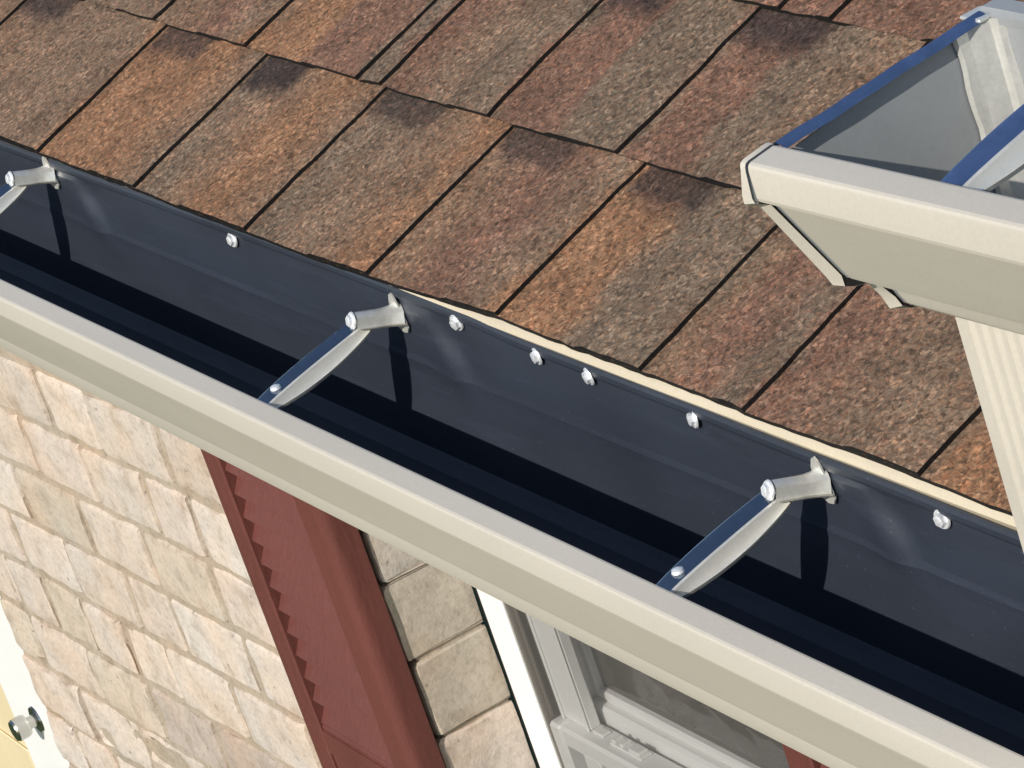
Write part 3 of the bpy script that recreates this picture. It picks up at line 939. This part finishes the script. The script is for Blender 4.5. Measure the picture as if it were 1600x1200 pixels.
def build_hanger(parent, x0, oz=0.0, oy=0.0, blue_tint=False):
    """hidden hanger: dished aluminium strap from the front lip up to a rolled screw channel on the back"""
    loc = (x0, 0.0 + oy, 0.0 + oz)
    mb = MB()
    Y = lambda y: y + oy
    Z = lambda z: z + oz
    n = 22
    rows = []
    ys = frange(0.0015, 0.094, n)
    def zc(y):
        return -0.0050 + 0.0215 * (min(y, 0.094) / 0.094) ** 0.85
    def sect(y):
        t = (y - 0.0015) / 0.0925
        b = math.sin(math.pi * min(1, max(0, t)) ** 0.95) ** 0.75     # belly of the dished wing
        wl = 0.0140 * (0.86 + 0.14 * math.sin(math.pi * t))
        z = zc(y)
        return [(-wl, z + 0.0014), (-wl, z + 0.0030), (-wl + 0.001, z + 0.0032), (-0.006, z + 0.0012), (-0.001, z - 0.0006), (0.0002, z + 0.0012), (0.0012, z + 0.0016),
                (0.0024, z + 0.0008), (0.0028 + 0.0006 * b, z - 0.0020 - 0.0024 * b), (0.0032 + 0.0018 * b, z - 0.0030 - 0.0054 * b), (0.0038 + 0.0030 * b, z - 0.0032 - 0.0062 * b),
                (0.0046 + 0.0042 * b, z - 0.0028 - 0.0056 * b), (0.0050 + 0.0048 * b, z - 0.0020 - 0.0046 * b)]
    for skin in (0, 1):
        P = []
        for y in ys:
            for a, b_ in sect(y):
                P.append((x0 + a, Y(y), Z(b_ - 0.0009 * skin)))
        k = len(sect(0.01))
        # flat left half: polished metal; upper strap has reflected sky painted on in blue
        F0 = []; F1 = []; F2 = []
        for i in range(n - 1):
            for j in range(k - 1):
                q = i * k + j
                f = (q, q + k, q + k + 1, q + 1)
                if skin: f = f[::-1]
                (F1 if j < 4 else (F2 if (j in (7, 8) and not skin) else F0)).append(f)
        mb.add(P, F0, 0, smooth=True)
        if F1: mb.add(P, F1, 1, smooth=True)
        if F2: mb.add(P, F2, 2, smooth=True)
    # rolled screw channel (inverted U with out-turned feet), tilted down towards the fascia
    A = Vector((x0 + 0.001, Y(0.082), Z(0.0225))); B = Vector((x0 + 0.003, Y(0.1135), Z(0.0125)))
    d = (B - A).normalized(); sx = Vector((1, 0, 0)); up = sx.cross(d).normalized()
    if up.z < 0: up = -up
    def chan(t):
        fl = 1 + 0.55 * max(0, (t - 0.55) / 0.45) ** 2
        c = []
        r = 0.0060 * fl
        c += [(-r * 1.28, -0.0068), (-r * 1.05, -0.0060)]
        for q in range(9):
            w = math.pi * (1 - q / 8)
            c.append((r * math.cos(w), r * math.sin(w) * 0.92 - (0.0 if 0 < q < 8 else 0.001)))
        c += [(r * 1.05, -0.0055), (r * 1.45, -0.0062), (r * 1.7, -0.0050)]
        return c
    for skin in (0, 1):
        P = []
        ts = frange(0, 1, 10)
        for t in ts:
            o = A.lerp(B, t)
            for a, b_ in chan(t):
                s = 1 - 0.13 * skin
                P.append(o + sx * a * s + up * (b_ * s))
        mb.grid(P, 10, len(chan(0)), 0, smooth=True, flip=bool(skin))
    # upright back plate screwed to the gutter's rear wall
    P = []
    pts = [(-0.0060, -0.004), (-0.0070, 0.004), (-0.0060, 0.0145), (-0.0030, 0.0205), (0.0005, 0.0225), (0.0035, 0.0205), (0.0065, 0.013), (0.0098, 0.004), (0.0105, -0.003), (0.0080, -0.0065), (0.0020, -0.0075)]
    k = len(pts)
    for yy in (0.1128, 0.1140):
        P += [(x0 + a + 0.002, Y(yy), Z(b_ + 0.006)) for a, b_ in pts]
    mb.add(P, [tuple(range(k)), tuple(range(k, 2 * k))[::-1]] + [(i, k + i, k + (i + 1) % k, (i + 1) % k) for i in range(k)])
    # folded tongue that hooks under the front lip
    mb.box(x0 - 0.0150, x0 + 0.0050, Y(0.0005), Y(0.0040), Z(-0.0058), Z(-0.0036), 0, bev=0.0005)
    h = mb.build('hanger', [M['alu'], M['blue_tint'] if blue_tint else M['bare'], M['flank']], parent, loc=loc)
    s = MB()
    hex_screw(s, A - d * 0.0012, -d, 0.0046)
    s.cyl(A, B - d * 0.004, 0.0026, 0.0026, 10)
    s.build('screw', M['zinc'], h)
    if blue_tint: return h
    s = MB()
    p = Vector((x0 - 0.0075, Y(0.0150), Z(zc(0.015) + 0.0018)))
    s.cyl(p, p + Vector((0, 0, 0.0018)), 0.0040, 0.0034, 18)
    s.cyl(p + Vector((0, 0, 0.0018)), p + Vector((0, 0, 0.0026)), 0.0034, 0.0014, 18)
    s.build('rivet', M['zinc'], h)
    return h
h0 = build_hanger(gut, -0.525)
h0['group'] = 'hidden hangers of the eave gutter'
for x_, rz in ((-0.010, -0.02), (-1.130, 0.03), (-1.700, 0.0), (0.51, 0.0), (1.10, 0.0)):
    c = dup_tree(h0, gut, h0.location + Vector((x_ + 0.525, 0, 0.0035 if x_ < -1 else 0)))
    c.rotation_euler = (0, 0, rz)

# loose hex screws fixing the rear flange to the fascia
s0 = None
for x_, z_ in ((-0.782, 0.0200), (-0.4336, 0.0235), (-0.3275, 0.0215), (-0.2622, 0.0215), (-0.1396, 0.0205), (0.1121, 0.0180), (-1.48, 0.018), (0.40, 0.018), (0.9, 0.018)):
    if s0 is None:
        s = MB()
        hex_screw(s, (x_, 0.1150, z_), (0.05, -1, 0.12), 0.0047)
        s0 = s.build('screw', M['zinc'], gut, loc=(x_, 0.1150, z_))
        s0['group'] = 'screws along the back of the eave gutter'
    else:
        c = s0.copy(); COL.objects.link(c); c.parent = gut
        c.location = Vector((x_, 0.1150, z_)) - world_loc(gut)
        c.rotation_euler = (0.1 * math.sin(x_ * 50), x_ * 9, 0.08 * math.cos(x_ * 30))

# ---------------- upper gutter with its end cap
UX, UYo, UZ = 0.302, -0.0205, 0.3380
gu = thing('rain_gutter', 'short almond gutter end above the roof, grey inside with a blue strip on its end cap', 'gutter', (UX, UYo, UZ))
UW = 0.128
def upper_profile(x):
    p = [(y * 1.03 - 0.001, z * 1.0) for y, z in FRONT]
    p = [(y, z) for y, z in p]
    p += [(0.085, -0.1068), (0.112, -0.1066), (0.1250, -0.1050), (UW - 0.0005, -0.1000), (UW, -0.090)]
    for z in (-0.07, -0.05, -0.03, -0.01):
        p.append((UW + 0.0006 * nz(x, z, 5, 12), z))
    p += [(UW, 0.004), (UW - 0.002, 0.0055), (UW - 0.0022, 0.009), (UW, 0.0105)]
    tilt = (x) * 0.022
    yaw = (x) * 0.012
    return [(y + yaw, z + tilt) for y, z in p]
mb = MB()
mb.sheet(upper_profile, frange(0.0, 1.10, 60), 0.0008, 0, 1)
mb.v = [(v[0] + UX, v[1] + UYo, v[2] + UZ) for v in mb.v]
mb.build('trough', [M['cream'], M['grey']], gu, sharp=12)

# end cap: plate set inside, crimped rim standing proud of the profile
mb = MB()
p = upper_profile(0)
outer = [(UX - 0.0030, UYo + y, UZ + z) for y, z in p]
k = len(p)
top = [(y, z) for y, z in p]
# plate (two skins)
for xq, fl in ((UX - 0.0030, 0), (UX - 0.0040, 1)):
    P = [(xq, UYo + y, UZ + z) for y, z in p]
    mb.add(P, [tuple(range(k)) if not fl else tuple(range(k))[::-1]], 1 if not fl else 0)
# rim: wavy crimped flange following the front and floor
for (XA, xb, OA, OB) in ((UX - 0.0112, UX - 0.0022, 0.0036, 0.0024),):
    ra, rb3, rc = [], [], []
    for i in range(3, k - 3):
        a = p[i - 1]; b_ = p[i + 1]
        dy, dz = b_[0] - a[0], b_[1] - a[1]; l = math.hypot(dy, dz) or 1
        ny, nzv = -dz / l, dy / l          # outward
        if ny > 0 and p[i][0] < 0.04: ny, nzv = -ny, -nzv
        w = 0.0010 * math.sin(i * 1.9) + 0.0008 * math.sin(i * 3.3 + 1)
        g_ = min(1.0, max(0.0, (-p[i][1] - 0.008) / 0.018))       # the rim only opens out below the lip
        oa = 0.0006 + (OA - 0.0006) * g_; ob_ = 0.0003 + (OB * (0.5 + 0.4 * math.sin(i * 1.1 + 0.6) ** 2 + (0.9 if -0.093 < p[i][1] < -0.074 else 0)) - 0.0003) * g_; oa = max(oa, ob_ + 0.0012 * g_); xa = XA + 0.0060 * (1 - g_); w *= g_
        ra.append((xa + w, UYo + p[i][0] - abs(0) + (dz / l) * 0 + (-(-dz / l)) * 0, UZ + p[i][1]))
        # left normal of travel is outward for this path
        on = (-(-dz / l) * -1, -dy / l * 1)
        on = (dz / l, -dy / l)
        sgn = 1.0
        ra[-1] = (xa + w, UYo + p[i][0] + on[0] * sgn * (oa + w), UZ + p[i][1] + on[1] * sgn * (oa + w))
        rb3.append((xb, UYo + p[i][0] + on[0] * sgn * ob_, UZ + p[i][1] + on[1] * sgn * ob_))
        rc.append((UX - 0.0034 if g_ > 0.3 else xb, UYo + p[i][0] + on[0] * 0.0002, UZ + p[i][1] + on[1] * 0.0002))
    P = []
    for a, b_, c_ in zip(ra, rb3, rc):
        P += [a, b_]
    mb.grid(P, len(ra), 2, 0, smooth=True)
    for q in range(len(ra) - 1):
        b0, b1, c0_, c1_ = rb3[q], rb3[q + 1], rc[q], rc[q + 1]
        low = c0_[2] < UZ - 0.0215
        mb.add([(b0[0] - 0.0004, b0[1], b0[2]), c0_, c1_, (b1[0] - 0.0004, b1[1], b1[2])], [(0, 1, 2, 3)], 2 if low else 0)  # near-black lower faces: shade of the crimp gap put into colour
    P2 = []
    for a, b_, c_ in zip(ra, rb3, rc):
        P2 += [(a[0] - 0.0006, a[1], a[2]), (b_[0] - 0.0010, b_[1], b_[2])]
    mb.grid(P2, len(ra), 2, 0, smooth=True, flip=True)
cap = mb.build('end_cap', [M['cream'], M['grey'], M['gap_black']], gu)
cap['label'] = 'crimped end cap, grey inside with a blue strip along its top'
# blue strip on the folded top edge of the cap
mb = MB()
n = 30
P = []
for i in range(n):
    t = i / (n - 1)
    y = 0.0005 + (UW - 0.004) * t
    z = 0.0012 + 0.0105 * t + 0.0006 * nz(t, 0, 0, 6)
    wv = 0.0008 * nz(t, 3, 0, 9)
    P += [(UX - 0.0040 + wv, UYo + y, UZ + z - 0.0035), (UX - 0.0036 + wv, UYo + y, UZ + z - 0.0008), (UX - 0.0015, UYo + y, UZ + z), (UX + 0.0030, UYo + y, UZ + z - 0.0010), (UX + 0.0042, UYo + y, UZ + z - 0.0034), (UX + 0.0026, UYo + y, UZ + z - 0.0036)]
mb.grid(P, n, 6, 0, smooth=True, flip=True)
mb.build('blue_strip', M['blue_tint'], cap)
# sealed inside corner where cap meets the back
mb = MB()
P = []
zs_ = frange(0.009, -0.10, 16)
for i, z in enumerate(zs_):
    w = 0.0018 * nz(z, 0, 0, 60)
    y = UW
    P += [(UX - 0.0020, UYo + y - 0.0215 - w, UZ + z), (UX + 0.0008, UYo + y - 0.0205 - w, UZ + z), (UX + 0.0002, UYo + y - 0.0140, UZ + z), (UX + 0.0036, UYo + y - 0.0080 + w, UZ + z),
          (UX + 0.0052, UYo + y - 0.0040, UZ + z), (UX + 0.0100, UYo + y - 0.0030, UZ + z), (UX + 0.0120 + w, UYo + y - 0.0008, UZ + z), (UX + 0.0150, UYo + y + 0.0004, UZ + z)]
mb.grid(P, len(zs_), 8, 0, smooth=True, flip=True)
mb.box(UX - 0.010, UX + 0.006, UYo + UW - 0.010, UYo + UW + 0.003, UZ + 0.0085, UZ + 0.0105, 0, bev=0.0008)
mb.build('corner_seam', M['alu'], cap)
mb = MB()
mb.box(UX - 0.006, UX + 0.05, UYo + UW - 0.001, UYo + UW + 0.012, UZ + 0.008, UZ + 0.012, 0, bev=0.0015)
mb.build('back_flange', M['grey'], gu)

hu = build_hanger(gu, UX + 0.137, oz=UZ + 0.0035, oy=UYo - 0.0, blue_tint=True)  # blue colour stands for sky reflected in the strap's metal
hu['label'] = 'gutter hanger strap with reflected sky painted blue on it'

# upper eave that carries the gutter (starts right of the picture)
mb = MB()
mb.box(0.395, 1.42, UYo + UW + 0.020, UYo + UW + 0.040, UZ - 0.14, UZ + 0.006, 0, bev=0.001)
mb.box(0.395, 0.413, UYo + UW + 0.040, 1.30, UZ - 0.14, UZ + 0.004, 0, bev=0.001)
mb.build('upper_fascia', M['trim'], house)
mb = MB()
yb0 = UYo + UW + 0.018
P = [(x, yb0 + u * CP - h * SP, UZ + 0.010 + u * SP + h * CP) for x in (0.385, 1.43) for u, h in ((-0.0, 0.0), (1.35, 0.0), (1.35, 0.012), (0.0, 0.012))]
gcol = (0.22, 0.15, 0.11)
mb.add(P, [(0, 1, 2, 3), (4, 7, 6, 5), (0, 4, 5, 1), (3, 2, 6, 7), (0, 3, 7, 4), (1, 5, 6, 2)], 0, gcol)
mb.build('upper_roof', M['granules'], house)
mb = MB(); mb.box(0.414, 1.40, UYo + UW + 0.041, 1.28, 0.06, UZ - 0.02, 0, (0.56, 0.45, 0.35))
mb.build('upper_wall', M['brick'], house)

# ---------------- downspout
dsx, dsy = 0.3165, 0.0340
dw, dd = 0.078, 0.055
ds = thing('downspout', 'ribbed almond downspout dropping from the upper gutter to the eave gutter', 'downspout', (dsx + dw / 2, dsy + dd / 2, -0.02))
mb = MB()
ring = []
def side(ax, ay, bx, by, nr, depth):
    """one corrugated side from corner a to b; ribs are pressed outwards"""
    L = math.hypot(bx - ax, by - ay); tx, ty = (bx - ax) / L, (by - ay) / L
    nx_, ny_ = ty, -tx
    m_ = 0.0095
    pts = [(0.003, 0)]
    pitch = (L - 2 * m_) / nr
    for i in range(nr):
        s = m_ + i * pitch
        pts += [(s + pitch * 0.10, 0), (s + pitch * 0.26, depth), (s + pitch * 0.62, depth), (s + pitch * 0.80, 0)]
    pts += [(L - 0.003, 0)]
    return [(ax + tx * a + nx_ * b_, ay + ty * a + ny_ * b_) for a, b_ in pts]
c0 = [(dsx, dsy), (dsx + dw, dsy), (dsx + dw, dsy + dd), (dsx, dsy + dd)]
for i in range(4):
    a = c0[i]; b_ = c0[(i + 1) % 4]
    ring += side(a[0], a[1], b_[0], b_[1], 6 if i % 2 == 0 else 4, 0.0016)
cx_, cy_ = dsx + dw / 2, dsy + dd / 2
k = len(ring)
zs_ = frange(-0.055, UZ - 0.108, 14)
P = []
for z in zs_:
    for a, b_ in ring:
        P.append((a, b_, z))
F = []
for i in range(len(zs_) - 1):
    for j in range(k):
        F.append((i * k + j, i * k + (j + 1) % k, (i + 1) * k + (j + 1) % k, (i + 1) * k + j))
mb.add(P, F, 0, smooth=False)
P = []
for z in (zs_[0], zs_[-1]):
    for a, b_ in ring:
        P.append((cx_ + (a - cx_) * 0.975, cy_ + (b_ - cy_) * 0.965, z))
mb.add(P, [(j, k + j, k + (j + 1) % k, (j + 1) % k) for j in range(k)], 0)
mb.build('pipe', M['cream'], ds)
